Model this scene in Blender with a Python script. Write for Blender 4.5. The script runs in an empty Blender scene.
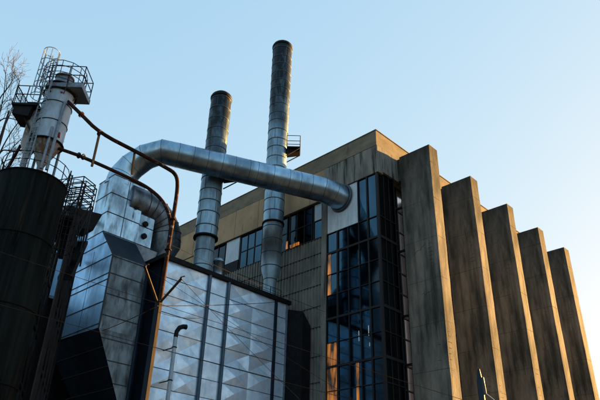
import bpy, bmesh, math, random
from mathutils import Vector, Matrix
random.seed(7)
R = math.radians
sc = bpy.context.scene
COL = sc.collection

# ------------------------------------------------------------------ camera
CAMF = 609.567
yaw, pitch, roll = (-7.062244, 0.513161, 0.029976)
cy, sy, cp, sp, cr, sr = math.cos(yaw), math.sin(yaw), math.cos(pitch), math.sin(pitch), math.cos(roll), math.sin(roll)
fwd = Vector((sy*cp, cy*cp, sp)); r0 = Vector((cy, -sy, 0)); u0 = r0.cross(fwd)
rt = r0*cr + u0*sr; up = u0*cr - r0*sr
cam_data = bpy.data.cameras.new('camera')
cam = bpy.data.objects.new('camera', cam_data); COL.objects.link(cam)
cam.matrix_world = Matrix(((rt.x, up.x, -fwd.x, 0), (rt.y, up.y, -fwd.y, 0), (rt.z, up.z, -fwd.z, 1.6), (0, 0, 0, 1)))
cam_data.sensor_width = 36; cam_data.lens = CAMF/600*36
cam_data.clip_end = 5000
sc.camera = cam

# ------------------------------------------------------------------ sky, sun, exposure
SUN_AZ = R(13.5)      # from +Y towards +X
SUN_EL = R(10)
w = bpy.data.worlds.new('World'); sc.world = w; w.use_nodes = True
nt = w.node_tree; nt.nodes.clear()
sky = nt.nodes.new('ShaderNodeTexSky'); sky.sky_type = 'NISHITA'; sky.sun_disc = False
sky.sun_elevation = SUN_EL; sky.sun_rotation = SUN_AZ
sky.air_density = 1.0; sky.dust_density = 1.2; sky.ozone_density = 3.0
bg = nt.nodes.new('ShaderNodeBackground'); bg.inputs[1].default_value = 0.07
wo = nt.nodes.new('ShaderNodeOutputWorld')
se = nt.nodes.new('ShaderNodeSeparateColor'); cb_ = nt.nodes.new('ShaderNodeCombineColor')
nt.links.new(sky.outputs[0], se.inputs[0])
for ch, (gmm, kk) in enumerate(((.46, 1.13), (.28, 1.26), (.12, 1.49))):     # flattens the sky's contrast channel by channel
    pw_ = nt.nodes.new('ShaderNodeMath'); pw_.operation = 'POWER'; pw_.inputs[1].default_value = gmm
    mk = nt.nodes.new('ShaderNodeMath'); mk.operation = 'MULTIPLY'; mk.inputs[1].default_value = kk
    nt.links.new(se.outputs[ch], pw_.inputs[0]); nt.links.new(pw_.outputs[0], mk.inputs[0]); nt.links.new(mk.outputs[0], cb_.inputs[ch])
nt.links.new(cb_.outputs[0], bg.inputs[0])
nt.links.new(bg.outputs[0], wo.inputs[0])
sl = bpy.data.lights.new('sun', 'SUN'); sl.energy = 5.0; sl.angle = R(0.5); sl.color = (1.0, 0.53, 0.15)
so = bpy.data.objects.new('sun', sl); COL.objects.link(so)
sd = Vector((math.sin(SUN_AZ)*math.cos(SUN_EL), math.cos(SUN_AZ)*math.cos(SUN_EL), math.sin(SUN_EL)))
so.rotation_euler = sd.to_track_quat('Z', 'Y').to_euler()
so.location = (0, 0, 60)
sc.view_settings.view_transform = 'Standard'
try: sc.view_settings.look = 'None'
except Exception: pass
sc.view_settings.exposure = 3.0
sc.view_settings.gamma = 1

# ------------------------------------------------------------------ materials
def mat(name, base, rough=0.7, metal=0.0, dark=None, vscale=(1, 1, 1), nscale=1.5, amount=0.6, bump=0.0, bscale=12,
        contrast=(0.35, 0.65), third=None, tscale=(6, 6, .5), tpos=(0.55, 0.75), rvar=0.0, zsoot=None, spec=0.10):
    m = bpy.data.materials.new(name); m.use_nodes = True
    t = m.node_tree; b = t.nodes['Principled BSDF']
    b.inputs['Roughness'].default_value = rough; b.inputs['Metallic'].default_value = metal
    b.inputs['Specular IOR Level'].default_value = spec
    b.inputs['Base Color'].default_value = (*base, 1)
    if dark is None: return m
    tc = t.nodes.new('ShaderNodeTexCoord')
    def noise(sc_, vs, det=6):
        mp = t.nodes.new('ShaderNodeMapping'); mp.inputs['Scale'].default_value = vs
        t.links.new(tc.outputs['Object'], mp.inputs[0])
        n = t.nodes.new('ShaderNodeTexNoise'); n.inputs['Scale'].default_value = sc_; n.inputs['Detail'].default_value = det
        n.inputs['Roughness'].default_value = 0.62
        t.links.new(mp.outputs[0], n.inputs['Vector']); return n
    def ramp(n, a, b_, out=0):
        r = t.nodes.new('ShaderNodeValToRGB'); r.color_ramp.elements[0].position = a; r.color_ramp.elements[1].position = b_
        t.links.new(n.outputs[out], r.inputs[0]); return r
    n1 = noise(nscale, vscale); r1 = ramp(n1, *contrast)
    mul = t.nodes.new('ShaderNodeMath'); mul.operation = 'MULTIPLY'; mul.inputs[1].default_value = amount
    t.links.new(r1.outputs[0], mul.inputs[0])
    mx = t.nodes.new('ShaderNodeMix'); mx.data_type = 'RGBA'
    mx.inputs['A'].default_value = (*base, 1); mx.inputs['B'].default_value = (*dark, 1)
    t.links.new(mul.outputs[0], mx.inputs['Factor'])
    col = mx.outputs['Result']
    if third is not None:
        n2 = noise(1.0, tscale); r2 = ramp(n2, *tpos)
        m2 = t.nodes.new('ShaderNodeMix'); m2.data_type = 'RGBA'; m2.inputs['B'].default_value = (*third, 1)
        t.links.new(col, m2.inputs['A']); t.links.new(r2.outputs[0], m2.inputs['Factor']); col = m2.outputs['Result']
    if zsoot is not None:      # (z0, z1, colour): real soot deposit towards the mouth of a chimney, local z
        sp_ = t.nodes.new('ShaderNodeSeparateXYZ'); t.links.new(tc.outputs['Object'], sp_.inputs[0])
        mr = t.nodes.new('ShaderNodeMapRange'); mr.inputs[1].default_value = zsoot[0]; mr.inputs[2].default_value = zsoot[1]
        t.links.new(sp_.outputs[2], mr.inputs[0])
        n3 = noise(1.2, (1.5, 1.5, .5)); ad = t.nodes.new('ShaderNodeMath'); ad.operation = 'MULTIPLY_ADD'
        ad.inputs[1].default_value = 1.2; t.links.new(n3.outputs[0], ad.inputs[0])
        sb = t.nodes.new('ShaderNodeMath'); sb.operation = 'ADD'; sb.inputs[1].default_value = -.6; sb.use_clamp = False
        t.links.new(mr.outputs[0], sb.inputs[0]); t.links.new(sb.outputs[0], ad.inputs[2])
        cl = t.nodes.new('ShaderNodeClamp'); t.links.new(ad.outputs[0], cl.inputs[0])
        ml = t.nodes.new('ShaderNodeMath'); ml.operation = 'MULTIPLY'; ml.inputs[1].default_value = .96
        t.links.new(cl.outputs[0], ml.inputs[0])
        m3 = t.nodes.new('ShaderNodeMix'); m3.data_type = 'RGBA'; m3.inputs['B'].default_value = (*zsoot[2], 1)
        t.links.new(col, m3.inputs['A']); t.links.new(ml.outputs[0], m3.inputs['Factor']); col = m3.outputs['Result']
    t.links.new(col, b.inputs['Base Color'])
    if rvar:
        ra = t.nodes.new('ShaderNodeMath'); ra.operation = 'MULTIPLY_ADD'; ra.inputs[1].default_value = rvar; ra.inputs[2].default_value = rough
        t.links.new(r1.outputs[0], ra.inputs[0]); t.links.new(ra.outputs[0], b.inputs['Roughness'])
    if bump:
        n4 = noise(bscale, (1, 1, 1), 8); bp = t.nodes.new('ShaderNodeBump'); bp.inputs['Strength'].default_value = bump
        bp.inputs['Distance'].default_value = 0.03
        t.links.new(n4.outputs[0], bp.inputs['Height']); t.links.new(bp.outputs[0], b.inputs['Normal'])
    return m

M = {}
M['fin'] = mat('weathered_concrete', (.20, .19, .165), .92, 0, (.045, .05, .048), (.8, .8, .22), 1.1, .95, .6, 9, contrast=(.36, .64),
               third=(.016, .018, .018), tscale=(1.7, 1.7, .12), tpos=(.50, .74), zsoot=(9.0, 16.0, (.018, .02, .02)))
M['fascia'] = mat('stained_concrete', (.21, .21, .19), .9, 0, (.08, .085, .08), (1, 1, .3), 1.3, .8, .4, 9,
                  third=(.015, .016, .016), tscale=(3.2, 3.2, .25), tpos=(.5, .68))
M['wall'] = mat('buff_render', (.40, .29, .18), .9, 0, (.22, .165, .11), (.5, .5, .3), 1.2, .8, .25, 14,
                third=(.07, .06, .05), tscale=(1.6, 1.6, .3), tpos=(.62, .8))
M['parapet'] = mat('parapet_concrete', (.19, .17, .13), .9, 0, (.11, .10, .08), (.5, .5, 1), 1.8, .8, .3, 14,
                   third=(.05, .045, .04), tscale=(2, 2, .5), tpos=(.6, .8))
M['galv'] = mat('galvanised_sheet', (.33, .50, .64), .27, .92, (.13, .20, .27), (1, 1, .35), 1.0, .9, .12, 8,
                third=(.06, .075, .09), tscale=(2.2, 2.2, .3), tpos=(.62, .85), rvar=.1)
M['galv_blue'] = mat('blue_grey_sheet', (.30, .56, .86), .34, .85, (.14, .27, .44), (1, 1, .4), 1.1, .8, .12, 8,
                     third=(.05, .08, .13), tscale=(2.0, 2.0, .3), tpos=(.6, .85), rvar=.12)
M['neckmetal'] = mat('neck_sheet', (.46, .68, .86), .34, .75, (.17, .26, .34), (1, 1, .4), 1.3, .95, .12, 8,
                third=(.05, .06, .07), tscale=(2.2, 2.2, .5), tpos=(.56, .72), rvar=.12)
M['lowstack'] = mat('lower_stack_sheet', (.26, .39, .48), .45, .5, (.10, .15, .19), (1, 1, .3), 1.2, .9, .12, 8,
                third=(.04, .05, .06), tscale=(2.5, 2.5, .3), tpos=(.58, .8))
M['darkmetal'] = mat('dark_duct_sheet', (.16, .20, .24), .38, .7, (.03, .036, .042), (1, 1, .5), 1.4, .95, .15, 8)
M['grime'] = mat('grimy_sheet', (.13, .175, .21), .40, .7, (.03, .042, .052), (1, 1, .5), 1.5, .9, .25, 8,
                 third=(.018, .02, .02), tscale=(2.2, 2.2, .5), tpos=(.5, .7))
M['stack'] = mat('stack_sheet', (.28, .43, .54), .40, .72, (.11, .17, .22), (1, 1, .3), 1.4, .8, .12, 8,
                 third=(.04, .045, .05), tscale=(3.4, 3.4, .3), tpos=(.58, .8), spec=.15, zsoot=(-4.5, 3.5, (.005, .006, .007)))
M['stackseam'] = mat('stack_seam', (.06, .08, .10), .5, .6)
M['panel'] = mat('pressed_panel', (.62, .82, 1.0), .38, .6, (.36, .50, .66), (1, 1, 1), 1.3, .7, .25, 1.3,
                 third=(.34, .38, .44), tscale=(1.0, 2.5, .5), tpos=(.6, .85), rvar=.12)
M['seam'] = mat('dark_seam', (.035, .04, .05), .6, .3)
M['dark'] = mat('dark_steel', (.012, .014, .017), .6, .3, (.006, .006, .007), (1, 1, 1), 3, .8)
M['darkblue'] = mat('shaded_blue_steel', (.016, .028, .045), .5, .4, (.008, .013, .02), (1, 1, .4), 1.6, .8)
M['silo'] = mat('tarred_silo', (.008, .012, .012), .7, .0, (.0015, .002, .002), (2, 2, .12), 1.5, 1, .3, 10,
                third=(.028, .026, .018), tscale=(3, 3, .15), tpos=(.55, .8), spec=.03)
M['cagerust'] = mat('rusty_rail', (.07, .06, .055), .8, .1, (.03, .02, .015), (1, 1, 1), 6, .9)
M['silohoop'] = mat('silo_hoop', (.004, .005, .005), .9, 0, spec=.1)
M['mastgold'] = mat('mast_flange', (.065, .05, .035), .8, 0, (.02, .018, .015), (3, 3, .5), 3, .8)
M['pilaster'] = mat('pilaster_sheet', (.07, .12, .17), .5, .4, (.03, .05, .07), (1, 1, .4), 2, .8)
M['crack'] = mat('exposed_rebar', (.035, .03, .026), .9, 0)
M['rust'] = mat('rusty_pipe', (.045, .016, .010), .9, 0, (.008, .007, .007), (1, 1, 1), 3, 1, .4, 20,
                third=(.16, .14, .13), tscale=(4, 4, 4), tpos=(.6, .68))
M['white'] = mat('white_paint', (.36, .47, .57), .5, .1, (.19, .26, .32), (1, 1, .4), 2.5, .8, .12, 10,
                 third=(.28, .13, .06), tscale=(4, 4, 1.2), tpos=(.68, .78))
M['cone'] = mat('rust_stained_cone', (.26, .27, .28), .6, .2, (.08, .05, .03), (1.2, 1.2, .6), 2.5, 1, .2, 10,
                contrast=(.48, .62), third=(.26, .15, .05), tscale=(3, 3, 1.5), tpos=(.6, .7))
M['lightsteel'] = mat('light_steel', (.20, .26, .32), .5, .4, (.08, .1, .12), (1, 1, 1), 5, .7)
M['glass'] = mat('coated_glass', (.045, .10, .15), .05, 1.0, (.02, .045, .07), (.4, .4, .25), .6, .8)
M['glassdark'] = mat('dark_glass', (.03, .045, .06), .07, 1.0, (.015, .025, .035), (.5, .5, .3), .8, .8)
M['glasspale'] = mat('pale_glass', (.40, .40, .44), .12, 1.0, (.28, .28, .32), (.5, .5, .3), .8, .8)
M['mull'] = mat('dark_mullion', (.02, .022, .026), .5, .2)
M['whitepanel'] = mat('white_panel', (.52, .62, .70), .6, 0, (.34, .43, .50), (1, 1, .4), 1.8, .8)
M['corr'] = mat('ribbed_cladding', (.18, .185, .17), .55, .2, (.07, .08, .08), (1, 1, .3), 1.2, .8,
                third=(.035, .04, .035), tscale=(1.5, 1.5, .2), tpos=(.6, .8))
M['bark'] = mat('bark', (.07, .06, .055), .9, 0, (.03, .026, .025), (1, 1, .4), 6, .8)
M['asphalt'] = mat('asphalt', (.05, .05, .052), .9, 0, (.035, .035, .036), (1, 1, 1), 2, .8, .3, 40)
M['paving'] = mat('paving', (.06, .058, .055), .9, 0, (.04, .04, .038), (1, 1, 1), 1, .8, .2, 20)
M['earth'] = mat('gravelly_ground', (.035, .035, .028), .95, 0, (.02, .022, .015), (1, 1, 1), .15, .9, .4, 6)
M['roofing'] = mat('roofing_felt', (.06, .06, .06), .9, 0, (.04, .04, .04), (1, 1, 1), 1, .8)
M['red'] = mat('red_paint', (.16, .02, .02), .6, 0)
M['wire'] = mat('wire', (.006, .006, .007), .9, 0)
M['wirebrown'] = mat('copper_wire', (.03, .018, .012), .8, 0)
M['line'] = mat('road_marking', (.75, .75, .72), .7, 0)
sunglow = bpy.data.materials.new('sun_reflection_glow'); sunglow.use_nodes = True
t = sunglow.node_tree; b = t.nodes['Principled BSDF']; b.inputs['Base Color'].default_value = (.05, .03, .01, 1)
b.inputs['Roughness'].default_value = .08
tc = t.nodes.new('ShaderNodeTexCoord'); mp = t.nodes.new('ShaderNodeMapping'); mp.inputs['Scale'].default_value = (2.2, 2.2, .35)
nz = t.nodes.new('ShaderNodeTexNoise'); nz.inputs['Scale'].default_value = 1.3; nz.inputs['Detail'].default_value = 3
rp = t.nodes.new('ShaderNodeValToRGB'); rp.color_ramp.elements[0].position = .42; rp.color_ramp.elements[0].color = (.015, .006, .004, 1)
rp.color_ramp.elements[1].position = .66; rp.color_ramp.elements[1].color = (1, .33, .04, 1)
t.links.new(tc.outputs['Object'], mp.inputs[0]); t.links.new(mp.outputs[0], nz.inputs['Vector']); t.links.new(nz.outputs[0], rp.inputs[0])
t.links.new(rp.outputs[0], b.inputs['Emission Color']); b.inputs['Emission Strength'].default_value = .075  # warm emission stands in for orange sun reflections on the glass
M['sunglow'] = sunglow
tu = bpy.data.materials.new('lamp_tube_glow'); tu.use_nodes = True; tu.node_tree.nodes['Principled BSDF'].inputs['Emission Color'].default_value = (.7, .85, 1, 1); tu.node_tree.nodes['Principled BSDF'].inputs['Emission Strength'].default_value = .012; M['tube'] = tu

# ------------------------------------------------------------------ mesh helpers
class MB:
    def __init__(s): s.v = []; s.f = []; s.mi = []; s.sm = []
    def add(s, verts, faces, mi=0, smooth=False):
        n = len(s.v); s.v += [tuple(v) for v in verts]
        for f in faces: s.f.append([i+n for i in f]); s.mi.append(mi); s.sm.append(smooth)
        return s
    def box(s, x0, x1, y0, y1, z0, z1, mi=0):
        v = [(x, y, z) for z in (z0, z1) for y in (y0, y1) for x in (x0, x1)]
        return s.add(v, [(0, 2, 3, 1), (4, 5, 7, 6), (0, 1, 5, 4), (2, 6, 7, 3), (0, 4, 6, 2), (1, 3, 7, 5)], mi)
    def hexa(s, v, mi=0):    # 8 verts: bottom ring 4, top ring 4
        return s.add(v, [(3, 2, 1, 0), (4, 5, 6, 7), (0, 1, 5, 4), (1, 2, 6, 5), (2, 3, 7, 6), (3, 0, 4, 7)], mi)
    def tube(s, pts, r, n=8, mi=0, caps=True, smooth=True):
        pts = [Vector(p) for p in pts]; rr = r if isinstance(r, (list, tuple)) else [r]*len(pts)
        rings = []; prev = None
        for i, p in enumerate(pts):
            a = (pts[i]-pts[i-1]).normalized() if i else None
            c = (pts[i+1]-pts[i]).normalized() if i < len(pts)-1 else None
            d = (a+c).normalized() if a and c else (a or c)
            if prev is None:
                ref = Vector((0, 0, 1)) if abs(d.z) < .9 else Vector((1, 0, 0))
                u = d.cross(ref).normalized()
            else:
                u = (prev-d*prev.dot(d)).normalized()
            prev = u; w_ = d.cross(u)
            k = 1.0
            if a and c: k = 1/max(.5, math.cos(a.angle(c, 0)/2))
            rings.append([p+(u*math.cos(2*math.pi*j/n)+w_*math.sin(2*math.pi*j/n))*rr[i] for j in range(n)])
        v = [q for g in rings for q in g]
        f = [(i*n+j, i*n+(j+1) % n, (i+1)*n+(j+1) % n, (i+1)*n+j) for i in range(len(pts)-1) for j in range(n)]
        s.add(v, f, mi, smooth)
        if caps:
            s.add(rings[0], [tuple(range(n))[::-1]], mi); s.add(rings[-1], [tuple(range(n))], mi)
        return s
    def bar(s, a, b, w_=.05, h=None, mi=0):
        a = Vector(a); b = Vector(b); d = (b-a).normalized(); h = h or w_
        ref = Vector((0, 0, 1)) if abs(d.z) < .95 else Vector((0, 1, 0))
        u = d.cross(ref).normalized()*w_/2; v = d.cross(u).normalized()*h/2
        return s.hexa([a-u-v, a+u-v, a+u+v, a-u+v, b-u-v, b+u-v, b+u+v, b-u+v], mi)
    def lathe(s, cx, cy_, prof, n=40, mi=0, smooth=True):
        v = [(cx+r*math.cos(2*math.pi*j/n), cy_+r*math.sin(2*math.pi*j/n), z) for r, z in prof for j in range(n)]
        f = [(i*n+j, i*n+(j+1) % n, (i+1)*n+(j+1) % n, (i+1)*n+j) for i in range(len(prof)-1) for j in range(n)]
        return s.add(v, f, mi, smooth)
    def ring(s, c, d, R_, r, n=28, m=6, mi=0):   # torus round axis d
        c = Vector(c); d = Vector(d).normalized(); ref = Vector((0, 0, 1)) if abs(d.z) < .9 else Vector((1, 0, 0))
        u = d.cross(ref).normalized(); w_ = d.cross(u)
        v = []
        for i in range(n):
            a = 2*math.pi*i/n; e = u*math.cos(a)+w_*math.sin(a)
            for j in range(m):
                q = 2*math.pi*j/m; v.append(c+e*(R_+r*math.cos(q))+d*r*math.sin(q))
        f = [(i*m+j, ((i+1) % n)*m+j, ((i+1) % n)*m+(j+1) % m, i*m+(j+1) % m) for i in range(n) for j in range(m)]
        return s.add(v, f, mi, True)
    def build(s, name, mats, parent=None, bevel=0):
        if not isinstance(mats, (list, tuple)): mats = [mats]
        xs = list(zip(*s.v)); c = Vector([(min(a)+max(a))/2 for a in xs])
        me = bpy.data.meshes.new(name)
        me.from_pydata([tuple(Vector(v)-c) for v in s.v], [], s.f)
        for m in mats: me.materials.append(M[m] if isinstance(m, str) else m)
        for p, a, b_ in zip(me.polygons, s.mi, s.sm): p.material_index = a; p.use_smooth = b_
        me.update()
        bm = bmesh.new(); bm.from_mesh(me); bmesh.ops.recalc_face_normals(bm, faces=bm.faces); bm.to_mesh(me); bm.free()
        o = bpy.data.objects.new(name, me); COL.objects.link(o)
        if parent is not None:
            o.parent = parent; o.location = c-WL[parent.name]
        else: o.location = c
        WL[o.name] = c
        if bevel:
            md = o.modifiers.new('bevel', 'BEVEL'); md.width = bevel; md.segments = 2; md.limit_method = 'ANGLE'
        return o
WL = {}
def build_each(mb, name, mats, parent=None, bevel=0):
    """one object per connected piece"""
    par = {}
    def fnd(k):
        while par[k] != k: par[k] = par[par[k]]; k = par[k]
        return k
    key = lambda v: (round(v[0], 4), round(v[1], 4), round(v[2], 4))
    for f in mb.f:
        ks = [key(mb.v[i]) for i in f]
        for k in ks: par.setdefault(k, k)
        for k in ks[1:]: par[fnd(ks[0])] = fnd(k)
    groups = {}
    for f, m_, s_ in zip(mb.f, mb.mi, mb.sm): groups.setdefault(fnd(key(mb.v[f[0]])), []).append((f, m_, s_))
    out = []
    for g in groups.values():
        q = MB(); idx = {}
        for f, m_, s_ in g:
            nf = []
            for i in f:
                if i not in idx: idx[i] = len(q.v); q.v.append(mb.v[i])
                nf.append(idx[i])
            q.f.append(nf); q.mi.append(m_); q.sm.append(s_)
        out.append(q.build(name, mats, parent, bevel))
    return out
def tag(o, label=None, cat=None, group=None, kind=None):
    if label: o['label'] = label
    if cat: o['category'] = cat
    if group: o['group'] = group
    if kind: o['kind'] = kind
    return o
def thing(name, label, cat, loc, group=None):
    o = bpy.data.objects.new(name, None); COL.objects.link(o); o.location = loc; o.empty_display_size = .5
    WL[o.name] = Vector(loc); return tag(o, label, cat, group)

# ------------------------------------------------------------------ ground
def sheet(name, x0, x1, y0, y1, z, m):
    o = MB().add([(x0, y0, z), (x1, y0, z), (x1, y1, z), (x0, y1, z)], [(0, 1, 2, 3)]).build(name, m); tag(o, kind='structure'); return o
sheet('ground', -1500, 1500, -1500, 1500, 0, 'earth')
sheet('yard', -60, 3, 5, 80, .004, 'paving')
sheet('road', 3.2, 10.5, -200, 300, .008, 'asphalt')
tag(MB().box(3.0, 3.2, -200, 300, -.2, .13).build('kerb', 'paving'), kind='structure')
lm = MB()
for i in range(60): lm.add([(6.8, -150+i*7, .012), (6.92, -150+i*7, .012), (6.92, -147+i*7, .012), (6.8, -147+i*7, .012)], [(0, 1, 2, 3)])
tag(lm.build('lane_marking', 'line'), kind='structure')

# ------------------------------------------------------------------ factory
FX, FY, FT = -22.87, 31.26, 29.6
XL, YE = -50.0, 59.0
fac = thing('factory_building', 'big concrete factory block with glazed corner and flat roof', 'factory', (-36, 45, 0))
# side A (faces -Y)
uw = MB().box(XL, -27.9, FY+.02, FY+.4, 25.42, FT-1.3).box(XL, -42.6, FY+.02, FY+.4, 22.2, 25.42)
x = XL+1.6
while x < -28.5: uw.box(x, x+.02, FY+.012, FY+.03, 25.45, FT-1.36, 1); x += 3.1
uw.box(XL, -28.2, FY-.02, FY+.05, 25.40, 25.47, 1)
uw.build('upper_wall', ['wall', 'crack'], fac)
pm = MB()
pm.box(XL, FX, FY, FY+.35, FT-1.35, FT)                      # parapet A
pm.box(FX-.35, FX, FY+.35, YE, FT-1.35, FT)                  # parapet B
pm.box(XL, XL+.35, FY+.35, YE, FT-1.35, FT); pm.box(XL+.35, FX-.35, YE-.35, YE, FT-1.35, FT)
pm.box(XL-.04, FX+.05, FY-.05, FY+.1, FT, FT+.06); pm.box(FX-.1, FX+.05, FY+.1, YE+.05, FT, FT+.06)
pm.build('parapet', 'parapet', fac)
MB().box(XL+.35, FX-.35, FY+.35, YE-.35, 28.0, 28.5).build('roof', 'roofing', fac)
fb = MB()
fb.box(-28.1, FX+.14, FY-.14, FY+.5, 25.72, 28.1)            # ring beam A side
fb.box(FX-.5, FX+.14, FY+.5, YE, 25.95, 28.1)                # ring beam B side, running behind the fins
fb.build('fascia_beam', 'fascia', fac, .03)
# window band A
wb = thing  # (alias kept short)
MB().box(-42.6, -28.4, FY+.35, FY+.45, 22.2, 25.42).build('recess_lining', 'dark', fac)
def window(x0, x1, z0, z1, nx, nz, gm, y=FY+.2, fw=.07, topm=None):
    f = MB()
    for i in range(nx+1):
        x = x0+(x1-x0)*i/nx; f.box(x-fw/2, x+fw/2, y-.06, y+.06, z0, z1)
    for k in range(nz+1):
        z = z0+(z1-z0)*k/nz; f.box(x0+.001, x1-.001, y-.055, y+.055, z-fw/2, z+fw/2)
    fo = f.build('window', 'mull', fac)
    g = MB()
    for i in range(nx):
        for k in range(nz):
            a, b_ = x0+(x1-x0)*i/nx, x0+(x1-x0)*(i+1)/nx; c, d = z0+(z1-z0)*k/nz, z0+(z1-z0)*(k+1)/nz
            t1, t2 = random.uniform(-.008, .008), random.uniform(-.008, .008)
            g.add([(a, y+t1, c), (b_, y-t1, c+0), (b_, y-t1+t2, d), (a, y+t1+t2, d)], [(0, 1, 2, 3)], 1 if (topm and k == nz-1) else 0)
    g.build('pane', [gm, topm or gm], fo)
window(-38.25, -35.45, 22.25, 25.4, 3, 2, 'glass')
window(-29.4, -28.5, 22.3, 25.4, 1, 2, 'glass', topm='whitepanel')
window(-32.1, -29.6, 22.3, 25.4, 3, 2, 'glassdark')
window(-35.2, -32.4, 22.3, 25.4, 3, 2, 'glassdark')
window(-42.4, -40.4, 22.3, 25.4, 2, 2, 'glassdark')
MB().box(-40.2, -38.4, FY+.12, FY+.2, 23.2, 25.4).build('blanking_panel', 'whitepanel', fac)
MB().box(-40.2, -38.4, FY+.1, FY+.22, 22.25, 23.15).build('louvre', 'dark', fac)
MB().box(-28.42, -27.86, FY-.02, FY+.4, 9, 25.7).build('pier', 'fascia', fac)
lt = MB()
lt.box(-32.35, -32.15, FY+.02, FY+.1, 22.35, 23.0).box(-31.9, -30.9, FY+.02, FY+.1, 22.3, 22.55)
build_each(lt, 'sill_reflection', 'sunglow', fac)  # glowing strips painted in for an orange reflection, no lamps here
# ribbed cladding below windows
rc = MB(); x = XL
prof = []
while x < -28.5:
    prof += [(x, FY+.06), (x+.14, FY+.06), (x+.17, FY), (x+.29, FY), (x+.32, FY+.06)]; x += .32
zs = [0, 2.0, 4.0, 5.8, 7.6, 9.4, 11.2, 13.0, 15.1, 16.65, 18.3, 19.75, 20.85, 22.15]
for z0, z1 in zip(zs, zs[1:]):
    v = [(a, b_, z0+.03) for a, b_ in prof]+[(a, b_-.02, z1) for a, b_ in prof]; n = len(prof)
    rc.add(v, [(i, i+1, n+i+1, n+i) for i in range(n-1)])
    rc.box(XL, -28.45, FY-.045, FY+.08, z1-.012, z1+.02, 1)
rc.box(XL, -28.45, FY+.1, FY+.4, 0, 22.2, 1)
rc.build('ribbed_cladding', ['corr', 'seam'], fac)
# curtain wall A
cw = MB()
mx_ = [-27.8, -26.76, -25.73, -24.72, -23.86, FX-.05]
tz = [25.72, 22.15, 20.52, 18.8, 17.2, 15.45, 13.72, 12.06, 10.45, 8.8, 7.1, 5.4, 3.7, 2.0, .3]
thick = {20.52, 15.45, 12.06, 8.8, 5.4}
for i, x in enumerate(mx_):
    wd = .035 if i not in (1, 4) else .07
    ztop_ = 22.15 if i < 3 else 25.72
    if i == 5: wd = .12
    cw.box(x-wd, x+wd*.6, FY-.1, FY+.06, 0, ztop_)
for z in tz:
    h = .075 if z in thick else .022
    cw.box(-27.8, FX, FY-.09, FY+.05, z-h, z+h)
cwo = cw.build('curtain_wall', 'mull', fac)
gl = MB()
for i in range(5):
    for k in range(len(tz)-1):
        z1, z0 = tz[k], tz[k+1]
        if k == 0 and i < 3: continue
        if i == 0 and 6 <= k <= 9: continue
        t1, t2 = random.uniform(-.004, .004), random.uniform(-.005, .005)
        a, b_ = mx_[i], mx_[i+1]
        mi = 1 if i == 4 and k > 1 else 0
        gl.add([(a, FY+t1, z0), (b_, FY-t1, z0), (b_, FY-t1+t2, z1), (a, FY+t1+t2, z1)], [(0, 1, 2, 3)], mi)
gl.build('glazing', ['glass', 'glassdark'], cwo)
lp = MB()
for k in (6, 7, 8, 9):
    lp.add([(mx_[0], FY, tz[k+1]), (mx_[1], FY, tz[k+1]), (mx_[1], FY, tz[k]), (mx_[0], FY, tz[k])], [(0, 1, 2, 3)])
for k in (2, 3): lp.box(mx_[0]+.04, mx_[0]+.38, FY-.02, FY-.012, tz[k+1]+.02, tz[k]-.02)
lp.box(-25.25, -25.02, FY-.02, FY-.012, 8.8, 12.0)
build_each(lp, 'sun_reflection_pane', 'sunglow', cwo)  # panes glow in place of a sunlit reflection, no lit room behind
tl = MB(); tl.box(-24.98, -24.93, FY-.02, FY-.012, 13.4, 14.1).box(-24.15, -24.1, FY-.02, FY-.012, 13.6, 14.3).box(-24.1, -24.06, FY-.02, FY-.012, 12.9, 13.15)
build_each(tl, 'lamp_tube', 'tube', cwo)
wp = MB()
wp.box(-27.78, -26.77, FY-.03, FY+.05, 22.2, 25.7).box(-26.75, -25.74, FY-.03, FY+.05, 22.2, 25.7).box(-25.72, -24.75, FY-.03, FY+.05, 22.2, 25.7)
build_each(wp, 'entry_panel', 'whitepanel', fac)
# corner bay B side, flush, then set-back glazing behind the fins
cb = MB(); cb.add([(FX-.04, FY+.05, 0), (FX-.04, 33.3, 0), (FX-.04, 33.3, 25.95), (FX-.04, FY+.05, 25.95)], [(0, 1, 2, 3)])
cb.add([(FX-.04, 33.3, 0), (-23.5, 33.3, 0), (-23.5, 33.3, 25.95), (FX-.04, 33.3, 25.95)], [(0, 1, 2, 3)])
cb.build('corner_bay_glass', 'glassdark', fac)
cf = MB()
for y in (FY+.02, 31.95, 32.6, 33.25): cf.box(FX-.08, FX+.0, y-.03, y+.03, 0, 25.95)
for z in tz[1:]: cf.box(FX-.08, FX+.035, FY+.07, 33.3, z-(.1 if z in thick else .03), z+(.1 if z in thick else .03))
cf.build('corner_bay_frame', 'mull', fac)
bg_ = MB(); bf = MB()
y = 33.35; BX = -23.45; ztr = [0, 3.3, 6.9, 8.7, 10.5, 12.1, 13.95, 15.45, 17.2, 18.8, 20.35, 22.15, 23.9, 25.95]
while y < YE-.5:
    for z0, z1 in zip(ztr, ztr[1:]):
        t1 = random.uniform(-.006, .006)
        bg_.add([(BX+t1, y, z0), (BX-t1, y+.93, z0), (BX-t1, y+.93, z1), (BX+t1, y, z1)], [(0, 1, 2, 3)])
    bf.box(BX-.05, BX+.10, y-.05, y+.05, 0, 25.95); y += .93
for i, z in enumerate(ztr): bf.box(BX-.04, BX+.07, 33.3, YE-.4, z-.04, z+.04)
for fy in (33.55, 39.6, 45.75, 51.8, 57.6):
    for z in (23.9, 20.35, 15.45, 12.1, 8.7, 5.2):
        bf.box(BX+.05, -22.3, fy+.45, fy+.6, z-.07, z+.07); bf.box(BX+.1, BX+.2, fy-.2, fy+.55, z-.06, z+.06)
bgo = bf.build('side_window_wall', 'mull', fac); bg_.build('glazing', 'glasspale', bgo)
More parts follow.
